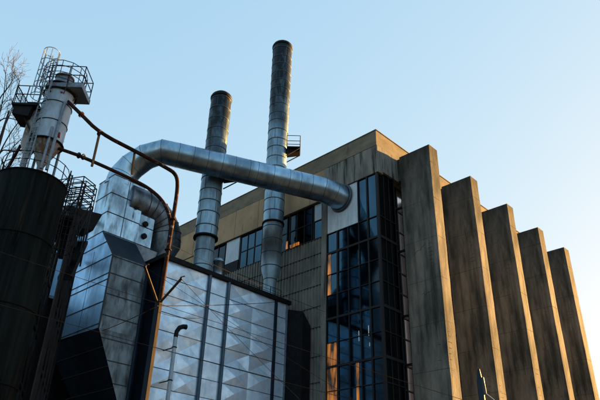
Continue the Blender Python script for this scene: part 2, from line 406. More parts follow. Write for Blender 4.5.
MB().box(XL, XL+.3, FY+.4, YE, 0, FT-1.36).box(XL+.3, FX-.6, YE-.4, YE, 0, FT-1.36).build('rear_wall', 'wall', fac)
# fins
for i, fy in enumerate((33.60, 39.62, 45.78, 51.82, 57.62)):
    tk = 1.1
    m_ = MB()
    nz_, X0, X1, ZT = 24, -22.45, -19.74, 28.04
    random.seed(40+i)
    # slab with slightly irregular, worn arrises
    rings = []
    for k in range(nz_+1):
        z = ZT*k/nz_; j = lambda s=.012: random.uniform(-s, s)
        rings.append([(X0, fy, z), (X1+j(), fy+j(), z), (X1+j(), fy+tk+j(), z), (X0, fy+tk, z)])
    v = [q for g in rings for q in g]
    f = [(k*4+a, k*4+(a+1) % 4, (k+1)*4+(a+1) % 4, (k+1)*4+a) for k in range(nz_) for a in range(4)]+[(3, 2, 1, 0), (nz_*4, nz_*4+1, nz_*4+2, nz_*4+3)]
    m_.add(v, f)
    m_.box(FX+.14, X0, fy+.1, fy+tk-.1, 26.0, 27.95)
    zj = random.uniform(1.5, 3)
    while zj < 27:
        m_.box(X0+.02, X1-.03, fy-.004, fy+.01, zj, zj+.02, 1); m_.box(X1-.01, X1+.004, fy+.03, fy+tk-.03, zj, zj+.018, 1); zj += 3.05
    for run in range(2):
        z = random.uniform(9.5, 14)+run*8; yy = fy+random.uniform(.2, .5)
        for q in range(random.randint(5, 9)):
            x_ = X1-random.uniform(.45, .6); L_ = random.uniform(.15, .42)
            if random.random() < .8: m_.box(x_-L_, x_, fy-.004, fy+.01, z, z+.022, 1)
            if run == 0 and random.random() < .6: m_.box(X1-.01, X1+.006, yy, yy+random.uniform(.15, .4), z-1, z-.975, 1)
            z += random.uniform(.25, .4)
    for run in range(2):
        px_, pz_ = X0+random.uniform(.3, 1.6), random.uniform(9, 24); 
        for q in range(8):
            nx_ = px_+random.uniform(.06, .2); nz2 = pz_+random.uniform(-.1, .28)
            m_.bar((px_, fy-.001, pz_), (nx_, fy-.001, nz2), .015, .015, 1); px_, pz_ = nx_, nz2
            if px_ > X1-.2: break
    m_.build('concrete_fin', ['fin', 'crack'], fac)

# ------------------------------------------------------------------ filter house (dimpled metal box)
BXF, BY0, BY1, BZ = -31.0, 19.45, 30.35, 17.05
fh = thing('filter_house', 'metal clad filter house with pressed diamond wall panels under a dark rim', 'filter house', (-34.5, 25, 0))
MB().box(-38, BXF-.5, BY0+.05, BY1, 0, BZ).build('casing', 'darkblue', fh)
pw = MB(); random.seed(3)
from mathutils import noise as mnoise
cells = {}
rows = [17.05-1.12*i for i in range(16)]
cols = [(19.5, 21.2, 1), (21.2, 22.9, 1), (22.9, 24.85, .12), (24.85, 26.98, 1), (26.98, 29.05, 1), (29.05, 30.35, .12)]
ys = []
for y0, y1, k in cols: ys += [(y0+(y1-y0)*i/12, y0, y1, k) for i in range(12)]
ys.append((30.35, 29.05, 30.35, .12))
for r_ in range(15):
    for c_ in cols: cells[(r_, c_[0])] = (random.choice((1, 1, 1, -.8))*random.uniform(.07, .15), random.uniform(-.2, .2), random.uniform(-.12, .12))
for r_ in range(15):
    z1, z0 = rows[r_], rows[r_+1]
    for y0, y1, k in cols:
        if k < 1:
            pw.add([(BXF, y0, z0), (BXF+random.uniform(-.02, .02), y1, z0), (BXF+random.uniform(-.02, .02), y1, z1), (BXF, y0, z1)], [(0, 1, 2), (0, 2, 3)]); continue
        A, ou, ov = cells[(r_, y0)]
        ym = (y0+y1)/2+ou*.8; zm = (z0+z1)/2+ov*.5; e_ = lambda: random.uniform(-.015, .03)
        c = (BXF+A, ym, zm)
        ring_ = [(BXF, y0, z0), (BXF+e_(), ym, z0), (BXF, y1, z0), (BXF+e_(), y1, zm), (BXF, y1, z1), (BXF+e_(), ym, z1), (BXF, y0, z1), (BXF+e_(), y0, zm)]
        pw.add(ring_+[c], [(q, (q+1) % 8, 8) for q in range(8)])
for z0 in rows[1:]: pw.box(BXF-.02, BXF+.035, BY0, BY1, z0-.012, z0+.012, 1)
pw.build('panel_wall', ['panel', 'seam'], fh)
for y in (23.0, 24.65): MB().tube([(BXF+.1, y, 0), (BXF+.1, y, BZ+.02)], .115, 12).build('pilaster', 'pilaster', fh)
MB().box(BXF-.03, BXF+.14, 29.08, 29.28, 0, BZ).build('pilaster', 'darkblue', fh)
build_each(MB().box(BXF-.02, BXF+.08, BY1-.12, BY1+.03, 0, BZ).box(BXF-.02, BXF+.08, BY0-.05, BY0+.1, 0, BZ), 'corner_trim', 'lightsteel', fh)
MB().box(-38.2, BXF+.22, BY0-.3, BY1+.25, BZ+.01, BZ+.3).build('rim', 'dark', fh)
rl = MB()
for i in range(5):
    y = 25.9+i*(BY1-26.0)/4; rl.bar((BXF-.6, y, BZ+.3), (BXF-.6, y, BZ+1.25), .04)
for z in (BZ+.8, BZ+1.25): rl.bar((BXF-.6, 25.9, z), (BXF-.6, BY1-.1, z), .03)
rl.build('roof_railing', 'dark', fh)
ax = MB()   # lean-to with a falling roof between the box and the factory
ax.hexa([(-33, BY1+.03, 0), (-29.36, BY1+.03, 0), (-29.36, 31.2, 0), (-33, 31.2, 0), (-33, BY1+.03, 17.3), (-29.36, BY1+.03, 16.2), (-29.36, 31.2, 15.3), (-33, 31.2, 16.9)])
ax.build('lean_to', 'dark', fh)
ax = MB(); ax.hexa([(-30.9, BY1+.04, 0), (-29.4, 29.5, 0), (-29.36, 31.2, 0), (-30.9, 31.2, 0), (-30.9, BY1+.04, 16.6), (-29.42, 29.6, 15.9), (-29.38, 31.19, 15.3), (-30.9, 31.19, 16.3)])

# ------------------------------------------------------------------ smokestacks
def stack(name, label, x, y, r, zb, ztop, flz, platz, rt_=None, base_r=.55, conez=None):
    rt_ = rt_ or r
    t_ = thing(name, label, 'smokestack', (x, y, zb), 'metal smokestacks')
    z = flz; sh = MB(); sm_ = MB(); n = 0
    H = ztop-.55
    L = 1.0; random.seed(int(ztop*10))
    rr = lambda z: r+(rt_-r)*(z-flz)/(H-flz)
    while z < H-.01:
        z1 = min(z+L*random.choice((1, 1, .93, 1.07, .8)), H); dr = random.uniform(-.008, .008)
        sh.lathe(x, y, [(rr(z)+dr, z), (rr(z1)+dr-.006, z1)])
        sm_.lathe(x, y, [(rr(z1)-.01, z1-.034), (rr(z1)+.022, z1-.03), (rr(z1)+.022, z1+.03), (rr(z1)-.01, z1+.034)])
        a0 = random.uniform(0, 6.28)
        for q in range(4):
            a = a0+q*math.pi/2; e = Vector((math.cos(a), math.sin(a), 0)); c = Vector((x, y, 0))
            sm_.bar(c+e*(rr(z)+.005)+Vector((0, 0, z)), c+e*(rr(z)+.005)+Vector((0, 0, z1)), .02, .02)
        z = z1
    sh.build('shaft', 'stack', t_)
    sm_.build('seam_bands', 'stackseam', t_)
    MB().lathe(x, y, [(rt_+.03, H-.05), (rt_+.06, H), (rt_+.06, H+.12), (rt_-.02, H+.3), (rt_-.22, H+.5), (rt_-.3, H+.55), (rt_-.34, H+.5), (rt_-.3, H-.3)]).build('cowl', 'dark', t_)
    lo = MB(); cz = conez
    if cz:
        lo.lathe(x, y, [(r-.03, flz), (r-.03, (flz+cz)/2), (r-.045, (flz+cz)/2), (r-.03, cz), (base_r, cz-1.0), (base_r, zb)])
        for zz in (cz, cz-1.0, cz+1.15, cz+2.3, cz+3.4):
            if zz < flz: lo.ring((x, y, zz), (0, 0, 1), (r-.03 if zz >= cz else base_r), .035, 36, 5, 1)
    else:
        lo.lathe(x, y, [(r-.12, flz), (r-.12, zb)])
        for zz in (flz-1.1, flz-2.2): lo.ring((x, y, zz), (0, 0, 1), r-.12, .03, 36, 5, 1)
    lo.build('lower_section', ['lowstack', 'stackseam'], t_)
    MB().lathe(x, y, [(r-.1, flz-.08), (r+.08, flz-.08), (r+.08, flz+.06), (r-.1, flz+.07)]).build('flange', 'dark', t_)
    # small service platform on the right-hand side
    d = Vector((.72, .70, 0)).normalized(); s_ = Vector((.70, -.72, 0)).normalized(); c = Vector((x, y, platz))
    p0, p1, w_ = c+d*(r+.02), c+d*(r+1.15), .65
    pl = MB(); up_ = Vector((0, 0, 1))
    pl.hexa([p0-s_*w_-up_*.1, p1-s_*w_-up_*.1, p1+s_*w_-up_*.1, p0+s_*w_-up_*.1, p0-s_*w_, p1-s_*w_, p1+s_*w_, p0+s_*w_])
    for sgn in (-1, 1): pl.bar(c+d*r+s_*w_*.8*sgn-up_*.9, p1+s_*w_*.9*sgn-up_*.1, .07)
    pl.hexa([p0-s_*w_*.6-up_*.5, p1-s_*w_*.6-up_*.3, p1+s_*w_*.6-up_*.3, p0+s_*w_*.6-up_*.6, p0-s_*w_*.6-up_*.1, p1-s_*w_*.6-up_*.1, p1+s_*w_*.6-up_*.1, p0+s_*w_*.6-up_*.1])
    po = pl.build('platform', 'dark', t_)
    rg = MB()
    cs = [p0-s_*w_, p1-s_*w_, p1+s_*w_, p0+s_*w_]
    for q in cs+[(cs[1]+cs[2])/2]: rg.bar(q, q+up_*1.1, .045)
    for h in (.55, 1.1):
        for a, b_ in zip(cs, cs[1:]): rg.bar(a+up_*h, b_+up_*h, .04)
    rg.build('railing', 'dark', po)
    return t_
stack('smokestack', 'taller sheet metal smokestack with sooty top, right of the other stack', -32.2, 29.62, .82, 17.35, 43.3, 23.9, 31.1, .92, .5, 20.1)
stack('smokestack', 'shorter sheet metal smokestack with sooty top, left of the taller stack', -32.2, 23.2, .80, 17.35, 33.3, 20.3, 25.6, .82)
MB().lathe(-31.7, 24.2, [(.38, 17.35), (.38, 18.6), (.42, 18.6), (.42, 18.7), (.3, 18.85), (0, 18.9)]).build('vent_stub', 'galv')
tag(bpy.data.objects['vent_stub'], 'short capped metal vent stub at the foot of the shorter smokestack', 'vent')

# ------------------------------------------------------------------ overhead duct
od = thing('overhead_duct', 'long round metal duct crossing in front of both smokestacks into white wall panel', 'duct', (-30, 24, 17))
path = [(-35.0, 17.35, 22.9), (-34.95, 17.45, 23.9), (-34.55, 17.8, 24.75), (-33.7, 18.3, 25.45), (-32.6, 18.95, 25.72)]
N = 11
A_, B_ = Vector((-32.6, 18.95, 25.72)), Vector((-27.5, 28.85, 25.25))
random.seed(5)
path += [tuple(A_.lerp(B_, (i+(random.uniform(-.22, .22) if i < N else 0))/N)) for i in range(1, N+1)]
path += [(-26.95, 29.75, 25.15), (-26.55, 30.5, 24.95), (-26.35, 31.3, 24.8)]
rads = [1.02, 1.0, .97, .93, .9]+[.9+.05*i/N for i in range(1, N+1)]+[.97, .98, .98]
du = MB().tube(path, rads, 40, 0, True)
du.build('duct_skin', 'galv', od)
sb = MB()
for i in range(1, len(path)-1):
    d = (Vector(path[i+1])-Vector(path[i-1])); sb.ring(path[i], d, rads[i]+.002, .016, 40, 5)
for i in range(4, 4+N):
    c = (Vector(path[i])+Vector(path[i+1]))/2
sb.ring((-26.35, 31.16, 24.8), (0.1, 1, 0), 1.06, .11, 40, 6)
sb.build('seam_bands', 'stackseam', od)

# ------------------------------------------------------------------ dust filter tower
tw = thing('dust_filter_tower', 'tall sheet metal filter tower with narrow neck and wide hopper body', 'filter tower', (-35.3, 17.6, 0))
ny0, ny1 = 16.4, 18.85
MB().box(-36.0, -34.0, ny0, ny1, 18.85, 23.25).build('neck', ['neckmetal'], tw)
MB().box(-35.9, -34.02, ny1+.01, 20.0, 18.85, 21.2).build('neck_side_box', 'neckmetal', tw)
MB().hexa([(-35.2, ny1+.01, 15.5), (-34.2, ny1+.01, 15.5), (-34.2, 19.9, 15.5), (-35.2, 19.9, 15.5), (-35.9, ny1+.01, 18.84), (-34.02, ny1+.01, 18.84), (-34.02, 20.6, 18.84), (-35.9, 20.6, 18.84)]).build('side_funnel', 'darkmetal', tw)
ns = MB()
for z in (18.9, 20.3, 21.17): ns.box(-34.03, -33.99, ny1+.02, 20.02, z-.025, z+.025)
for z in (18.9, 20.35, 21.8, 23.22): ns.box(-36.02, -33.98, ny0-.02, ny1+.02, z-.03, z+.03)
for y in (17.65,): ns.box(-34.01, -33.975, y-.015, y+.015, 18.9, 23.2)
ns.build('neck_seams', 'seam', tw)
XR, XW = -32.1, -38.6
# hopper shoulders (A side silhouette: neck -> wide)
sh = MB()
o_ = [(-34.0, 18.85), (-32.1, 16.7), (-32.1, 12.1), (-38.3, 12.3), (-38.6, 15.4), (-38.4, 17.2), (-36.9, 18.85)]
front = [(x, ny0, z) for x, z in o_]; back = [(x, ny1, z) for x, z in o_]
n = len(o_)
sh.add(front, [tuple(range(n))], 0)
sh.add(back, [tuple(range(n))[::-1]], 1)
for i in range(n):
    j = (i+1) % n
    sh.add([front[i], front[j], back[j], back[i]], [(0, 1, 2, 3)], 2 if i == 0 else (1 if i == 1 else 2))  # shade on the sloping shoulder is put into its darker blue
sh.build('hopper_body', ['galv_blue', 'grime', 'darkblue'], tw)
hs = MB()
def xl(z):   # left silhouette
    if z > 17.2: return -38.4+(z-17.2)/(18.85-17.2)*1.5
    if z > 15.4: return -38.6+(z-15.4)/1.8*.2
    return -38.3-(z-12.3)/3.1*.3
for z in (17.9, 16.7, 15.5, 15.1, 13.7, 12.35):
    xr = XR if z <= 16.7 else -34.0+(18.85-z)/2.15*1.9
    hs.bar((xl(z), ny0-.012, z), (xr, ny0-.012, z), .035, .05)
for z in (16.6, 15.5, 14.2, 12.9): hs.bar((XR+.012, ny0, z), (XR+.012, ny1, z), .035, .05)
for x in (-36.9, -34.6): hs.bar((x, ny0-.01, 12.2), (x, ny0-.01, 17.6), .012, .01)
for a, b_ in (((XR, ny0, 16.7), (XR, ny0, 12.1)), ((-34.0, ny0, 18.85), (XR, ny0, 16.7))): hs.bar(a, b_, .07)
hs.build('hopper_seams', 'seam', tw)
lo = MB()   # lower funnel, front face falling back
fv = [(-36.5, ny1-.35, 8.0), (XR, ny1-.35, 8.0), (XR, ny1, 8.0), (-36.5, ny1, 8.0), (-38.3, ny0, 12.1), (XR, ny0, 12.1), (XR, ny1, 12.1), (-38.3, ny1, 12.1)]
lo.add(fv, [(3, 2, 1, 0), (4, 5, 6, 7), (0, 1, 5, 4), (2, 3, 7, 6), (3, 0, 4, 7)]); lo.add(fv, [(1, 2, 6, 5)], 2)
for k in (9.0, 10.1, 11.1):
    y = ny0+(12.1-k)/4.1*(ny1-.35-ny0); lo.bar((-37.6, y-.02, k), (XR, y-.02, k), .04, .05, 1)
for k in (11.6, 10.4, 9.2): lo.bar((XR+.012, ny0+(12.1-k)/4.1*(ny1-.35-ny0), k), (XR+.012, ny1, k), .03, .05, 1)
lo.build('funnel', ['darkblue', 'seam', 'grime'], tw)  # shade under the sloping front is put into the dark blue
build_each(MB().box(XR-.6, XR, ny0+.6, ny1, 0, 8.0).box(-36.4, -35.9, ny0+.6, ny1, 0, 8.0), 'leg', 'dark', tw)
# elbow drum from the neck
eb = MB(); ec = Vector((-34.9, 19.3, 20.2)); br = 2.0; ep = [(-34.9, 17.9, ec.z+br)]
for i in range(7):
    a = R(90-i*15); ep.append((-34.9, ec.y+br*math.cos(a)*1.1, ec.z+br*math.sin(a)))
eb.tube(ep, 1.25, 32)
for q in range(1, len(ep)-1): eb.ring(ep[q], Vector(ep[q+1])-Vector(ep[q-1]), 1.26, .03, 32, 5, 1)
eo = Vector(ep[-1])
eb.lathe(eo.x, eo.y, [(1.25, eo.z), (1.25, eo.z-.3), (.5, eo.z-2.0), (.5, eo.z-2.3)], 32)
eb.lathe(eo.x, eo.y, [(.45, eo.z-2.3), (.45, 0)], 20)
eb.build('elbow_drum', ['darkmetal', 'seam'], tw)
ap = MB()
for z, y in ((22.4, 18.3), (21.5, 18.4), (20.5, 19.3), (19.6, 19.35)): ap.tube([(-34.05, y, z), (-33.88, y, z)], .2, 14)
build_each(ap, 'inspection_hatch', 'dark', tw)
for k, (x, y, r, zt) in enumerate(((-32.3, 19.05, .16, 16.0), (-32.8, 19.4, .22, 15.0))):
    o = MB().tube([(x, y, 0), (x, y, zt), (x-.6, y, zt+.6), (x-1.4, y, zt+.7)], r, 12).build('downpipe', 'darkblue')
    tag(o, ('slim' if k == 0 else 'thicker')+' dark blue downpipe between the hopper body and the diamond panel wall', 'pipe', 'downpipes beside the filter tower')

# ------------------------------------------------------------------ silo + cyclone
SX, SY, SR, SZ = -28.13, 9.35, 1.68, 16.9
si = thing('dark_silo', 'dark tarred cylindrical silo carrying a white cyclone separator', 'silo', (SX, SY, 0))
s_ = MB().lathe(SX, SY, [(SR, 0), (SR, SZ), (SR-.05, SZ+.04), (0, SZ+.25)], 56)
s_.build('shell', 'silo', si)
sb = MB()
for z in [SZ-.05]+[SZ-3.3*i for i in range(1, 5)]: sb.ring((SX, SY, z), (0, 0, 1), SR, .04, 56, 5)
build_each(sb, 'hoop', 'silohoop', si)
CX, CY = -27.1, 9.17
rl = MB(); n_ = 22
rp0 = [(SX+1.6*math.cos(2*math.pi*i/n_), SY+1.6*math.sin(2*math.pi*i/n_), SZ) for i in range(n_)]
for i in range(0, n_, 2): rl.bar(rp0[i], (rp0[i][0], rp0[i][1], SZ+1.0), .035)
for h_ in (.55, 1.0):
    for i in range(n_):
        a_ = rp0[i]; b_ = rp0[(i+1) % n_]; rl.bar((a_[0], a_[1], SZ+h_), (b_[0], b_[1], SZ+h_), .03)
rl.build('railing', 'dark', si)
cyc = thing('cyclone_separator', 'white riveted cyclone with rust stained cone standing on the dark silo', 'cyclone', (CX, CY, 17.1))
MB().lathe(CX, CY, [(.74, 18.75), (.74, 22.3)], 40).build('barrel', 'white', cyc)
bs = MB()
for z, e in ((18.75, .05), (19.9, .02), (21.05, .02), (21.85, .06), (22.25, .04)): bs.ring((CX, CY, z), (0, 0, 1), .74+e, .05 if e > .03 else .02, 40, 6)
build_each(bs, 'band', 'dark', cyc)
MB().lathe(CX, CY, [(.73, 18.75), (.16, 17.45), (.16, 17.1)], 36).build('cone', 'cone', cyc)
vo = MB().lathe(CX, CY, [(.74, 22.3), (.45, 22.75), (.45, 23.0), (.5, 23.0), (.5, 23.08), (0, 23.1)], 30); vo.build('top_cap', 'lightsteel', cyc)
for dx, dy in ((.70, -.2), (-.2, .75), (.1, -.72), (-.7, -.1)):
    MB().tube([(CX+dx*1.05, CY+dy*1.05, 16.95), (CX+dx*1.05, CY+dy*1.05, 19.4)], .07, 8).build('leg', 'lightsteel', cyc)
st = MB(); cc = Vector((CX, CY, 21.6)); nrm = (Vector((0, 0, 0))-Vector((CX, CY, 0))).normalized(); sd_ = Vector((-nrm.y, nrm.x, 0))
ctr = cc+nrm*.75+sd_*.02
pts = [ctr+sd_*(math.sin(2*math.pi*i/10)*(.10 if i % 2 == 0 else .045))+Vector((0, 0, 1))*(math.cos(2*math.pi*i/10)*(.10 if i % 2 == 0 else .045)) for i in range(10)]
st.add(pts+[ctr+nrm*.02], [(i, (i+1) % 10, 10) for i in range(10)])
st.build('star_emblem', 'red', cyc)
rp_ = MB(); c2 = Vector((CX, CY, 19.15))
rr_ = (nrm*.62+sd_*.45).normalized()
rp_.lathe(CX+rr_.x*.66, CY+rr_.y*.66, [(.0, 19.35), (.1, 19.3), (.12, 19.0), (0, 18.9)], 10)
rp_.build('red_patch', 'red', cyc)
vl = MB(); vx, vy, _z = (CX-.70*.85, CY-.71*.85, 0)
vl.lathe(vx, vy, [(.0, 20.6), (.42, 20.6), (.42, 18.7), (.12, 17.9), (.12, 17.1)], 26)
vl.build('side_hopper', 'cone', cyc)
MB().tube([(vx, vy, 19.4), (CX, CY, 19.4)], .3, 16).build('cross_duct', 'white', cyc)
MB().bar((vx-.3, vy-.3, 18.7), (SX-1.15, SY-1.15, 16.95), .12).build('strut', 'rust', cyc)
for q, tz_ in ((.5, 19.95), (-.25, 20.5)):
    pass
# deck and railing at top (towards right)
def railing(mb, pts, h=1.1, w_=.04, closed=False, mid=(.55,)):
    pts = [Vector(p) for p in pts]
    for p in pts: mb.bar(p, p+Vector((0, 0, h)), w_)
    seg = list(zip(pts, pts[1:]))+([(pts[-1], pts[0])] if closed else [])
    for a, b_ in seg:
        for k in mid+(h,): mb.bar(a+Vector((0, 0, k)), b_+Vector((0, 0, k)), w_*.9)
rgt = Vector((.70, .71, 0)); tocam = Vector((.947, -.32, 0))
def loc(a, b_, z): p = Vector((CX, CY, 0))+Vector((.70, .71, 0))*a+Vector((.71, -.70, 0))*b_; return (p.x, p.y, z)
dk = MB()
dz = 22.2
q = [loc(-.5, -.7, dz), loc(1.35, -.7, dz), loc(1.35, .75, dz), loc(-.5, .75, dz)]
dk.hexa([Vector(p)-Vector((0, 0, .28)) for p in q]+q)
dko = dk.build('top_platform', 'lightsteel', cyc)
rg = MB(); railing(rg, [loc(-.45, -.65, dz), loc(.5, -.65, dz), loc(1.3, -.65, dz), loc(1.3, .7, dz), loc(.5, .7, dz), loc(-.45, .7, dz)], 1.15, .04)
rg.build('railing', 'dark', dko)
rr2 = MB(); n_ = 14; rz = 22.25
rp1 = [(CX+1.12*math.cos(2*math.pi*i/n_+.3), CY+1.12*math.sin(2*math.pi*i/n_+.3), rz) for i in range(n_)]
for i in range(n_):
    a_ = rp1[i]; b_ = rp1[(i+1) % n_]; rr2.bar(a_, (a_[0], a_[1], rz+1.15), .03)
    for h_ in (.0, .4, .8, 1.15): rr2.bar((a_[0], a_[1], rz+h_), (b_[0], b_[1], rz+h_), .028)
    if i % 2: rr2.bar((CX+.74*math.cos(2*math.pi*i/n_+.3), CY+.74*math.sin(2*math.pi*i/n_+.3), rz-.7), a_, .04)
rr2.build('ring_railing', 'cagerust', cyc)
dk = MB(); dz = 20.75
q = [loc(-1.95, -.6, dz), loc(-.6, -.6, dz), loc(-.6, .8, dz), loc(-1.95, .8, dz)]
dk.hexa([Vector(p)-Vector((0, 0, .12)) for p in q]+q)
q = [loc(-1.85, -.5, dz-.6), loc(-1.0, -.5, dz-.75), loc(-1.0, .7, dz-.75), loc(-1.85, .7, dz-.6)]
q2 = [loc(-1.85, -.5, dz-.12), loc(-.9, -.5, dz-.12), loc(-.9, .7, dz-.12), loc(-1.85, .7, dz-.12)]
dk.hexa(q+q2)
dk.bar(loc(-1.4, .5, dz-.5), loc(-.5, .5, dz-1.9), .08); dk.bar(loc(-1.4, -.3, dz-.5), loc(-.5, -.3, dz-1.9), .08)
dko = dk.build('side_platform', 'dark', cyc)
rg = MB(); railing(rg, [loc(-.65, -.6, dz), loc(-1.3, -.6, dz), loc(-1.92, -.6, dz), loc(-1.92, .1, dz), loc(-1.92, .78, dz), loc(-1.3, .78, dz), loc(-.65, .78, dz)], 1.1, .04)
for i in range(9):
    a_ = loc(-1.92+i*.16, -.6, dz); rg.bar(a_, (a_[0], a_[1], dz+1.1), .02)
for i in range(8):
    a_ = loc(-1.92, -.5+i*.16, dz); rg.bar(a_, (a_[0], a_[1], dz+1.1), .02)
rg.build('railing', 'dark', dko)
pr = MB(); q0 = loc(.6, .55, 16.95); q1 = loc(.6, .55, 21.0); pr.tube([q0, q1, loc(.3, .3, 21.3)], .08, 10); pr.build('riser_pipe', 'lightsteel', cyc)
# caged ladders
def caged_ladder(name, label, c, out, z0, z1, cz0, m='lightsteel', hoopm='dark', wid=.42, rad=.4):
    c = Vector((*c, 0)); out = Vector((*out, 0)).normalized(); sd__ = Vector((-out.y, out.x, 0))
    t_ = thing(name, label, 'ladder', (c.x, c.y, z0), 'caged ladders')
    a = MB()
    for s in (-1, 1): a.bar(c+sd__*wid/2*s+Vector((0, 0, z0)), c+sd__*wid/2*s+Vector((0, 0, z1)), .05)
    build_each(a, 'rail', m, t_)
    z = z0+.15; a = MB()
    while z < z1: a.bar(c-sd__*wid/2+Vector((0, 0, z)), c+sd__*wid/2+Vector((0, 0, z)), .03); z += .3
    build_each(a, 'rung', m, t_)
    a = MB(); z = cz0
    cc_ = c+out*rad*.85
    while z <= z1+.01:
        pts = [cc_+(-out*math.cos(R(40+i*20))+sd__*math.sin(R(40+i*20)))*rad+Vector((0, 0, z)) for i in range(15)]
        a.tube(pts, .02, 5); z += .75
    for i in (2, 5, 7, 9, 12):
        e = (-out*math.cos(R(40+i*20))+sd__*math.sin(R(40+i*20)))*rad
        a.bar(cc_+e+Vector((0, 0, cz0)), cc_+e+Vector((0, 0, z-.75)), .03)
    a.build('safety_cage', hoopm, t_)
    return t_
lc = loc(-.42, .78, 0)
caged_ladder('caged_ladder', 'tall pale caged ladder up the front of the white cyclone', lc[:2], (.5, -.86), 17.0, 24.0, 20.9, 'lightsteel', 'lightsteel')
caged_ladder('caged_ladder', 'short dark caged ladder clamped to the right side of the silo', (-26.55, 10.55), (.6, .8), 11.5, 17.5, 13.2, 'dark', 'dark')

# steel walkway between silo and tower
wk = thing('steel_walkway', 'dark steel access walkway with bracing between silo and filter tower', 'walkway', (-31, 13.2, 0))
a_, b_ = Vector((-28.6, 11.4, 16.2)), Vector((-36.4, 15.6, 17.4))
side = Vector((.45, .89, 0)).normalized()*.6; u_ = Vector((0, 0, 1))
m1 = MB(); m1.hexa([a_-side-u_*.15, b_-side-u_*.15, b_+side-u_*.15, a_+side-u_*.15, a_-side, b_-side, b_+side, a_+side]); m1.build('deck', 'dark', wk)
m1 = MB()
for s in (-1, 1): railing(m1, [a_.lerp(b_, i/6)+side*s for i in range(7)], 1.1, .05)
m1.build('railing', 'dark', wk)
random.seed(12)
m1 = MB()
for (x0_, y0_, z0_) in ((-28.9, 12.0, 17.4), (-30.6, 12.9, 18.2)):
    pts_ = [(x0_-.8, y0_-.9, z0_), (x0_+.7, y0_-.1, z0_), (x0_+.3, y0_+.8, z0_), (x0_-1.1, y0_, z0_)]
    railing(m1, pts_, 1.2, .045, True, (.0, .4, .8))
    for p_ in pts_: m1.bar((p_[0], p_[1], 14.5), p_, .07)
    m1.bar((pts_[0][0], pts_[0][1], 15.0), pts_[1], .05); m1.bar((pts_[1][0], pts_[1][1], 15.2), pts_[2], .05)
m1.build('upper_stage', 'dark', wk)
m1 = MB()
for i in range(5):
    p = a_.lerp(b_, (i+.2)/5)
    for s in (-1, 1): m1.bar(p+side*s-u_*.15, Vector((p.x, p.y, 0))+side*s, .18)
    if i < 4:
        q_ = a_.lerp(b_, (i+1.2)/5)
        for k in range(5):
            z = 14.8-k*3.2
            for s in (-1, 1):
                m1.bar(Vector((p.x, p.y, z))+side*s, Vector((q_.x, q_.y, z-3))+side*s, .09); m1.bar(Vector((q_.x, q_.y, z))+side*s, Vector((p.x, p.y, z-3))+side*s, .09)
                m1.bar(Vector((p.x, p.y, z))+side*s, Vector((q_.x, q_.y, z))+side*s, .12)
m1.build('braced_frame', 'dark', wk)
m1 = MB()
for s in (-1, 1): m1.bar((-29.3+.3*s, 12.6+.2*s, 13.2), (-31.9+.3*s, 14.2+.2*s, 16.6), .10, .2)
for i in range(12): f_ = i/11; m1.bar((-29.6-2.6*f_, 12.4+1.6*f_, 13.2+3.4*f_), (-29.0-2.6*f_, 12.8+1.6*f_, 13.2+3.4*f_), .05, .2)
m1.build('stair', 'dark', wk)
MB().bar((-29.0, 12.35, 14.2), (-31.6, 13.9, 17.5), .05).build('handrail', 'silohoop', wk)
# dark plant shed behind, blocking the gap at lower left
sh = thing('plant_shed', 'dark steel clad plant shed low behind the silo and walkway', 'shed', (-40, 15, 0))
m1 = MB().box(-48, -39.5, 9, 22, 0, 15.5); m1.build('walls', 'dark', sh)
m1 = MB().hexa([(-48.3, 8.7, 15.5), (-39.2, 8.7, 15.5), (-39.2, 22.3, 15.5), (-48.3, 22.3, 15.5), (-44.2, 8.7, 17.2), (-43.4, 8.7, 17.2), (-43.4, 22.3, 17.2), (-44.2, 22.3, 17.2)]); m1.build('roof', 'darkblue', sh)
ht = thing('hopper_tower', 'pale blue metal hopper with pitched top glimpsed left of the tower neck', 'hopper', (-46, 19.5, 0))
MB().box(-47.6, -44.4, 17.6, 21.2, 15.6, 24.6).build('bin', 'galv_blue', ht)
MB().hexa([(-47.8, 17.4, 24.6), (-44.2, 17.4, 24.6), (-44.2, 21.4, 24.6), (-47.8, 21.4, 24.6), (-46.3, 19.0, 26.6), (-45.7, 19.0, 26.6), (-45.7, 19.6, 26.6), (-46.3, 19.6, 26.6)]).build('pitched_top', 'lightsteel', ht)
build_each(MB().box(-47.4, -47.0, 17.8, 18.2, 0, 15.6).box(-45, -44.6, 17.8, 18.2, 0, 15.6).box(-47.4, -47, 20.6, 21, 0, 15.6).box(-45, -44.6, 20.6, 21, 0, 15.6), 'leg', 'dark', ht)
mo = thing('conveyor_head', 'dark conveyor head box hanging beside the walkway near the tower neck', 'conveyor', (-33.5, 14.6, 18))
MB().hexa([(-34.2, 13.6, 17.9), (-32.9, 13.6, 17.9), (-32.9, 15.2, 18.1), (-34.2, 15.2, 18.1), (-34.4, 13.3, 19.0), (-32.7, 13.3, 19.0), (-32.7, 15.5, 19.3), (-34.4, 15.5, 19.3)]).build('housing', 'dark', mo)
MB().bar((-33.5, 14.4, 18.2), (-31, 13.2, 16.6), .35).bar((-33.5, 14.2, 18.5), (-36.2, 16.2, 20.5), .3).build('chute', 'dark', mo)

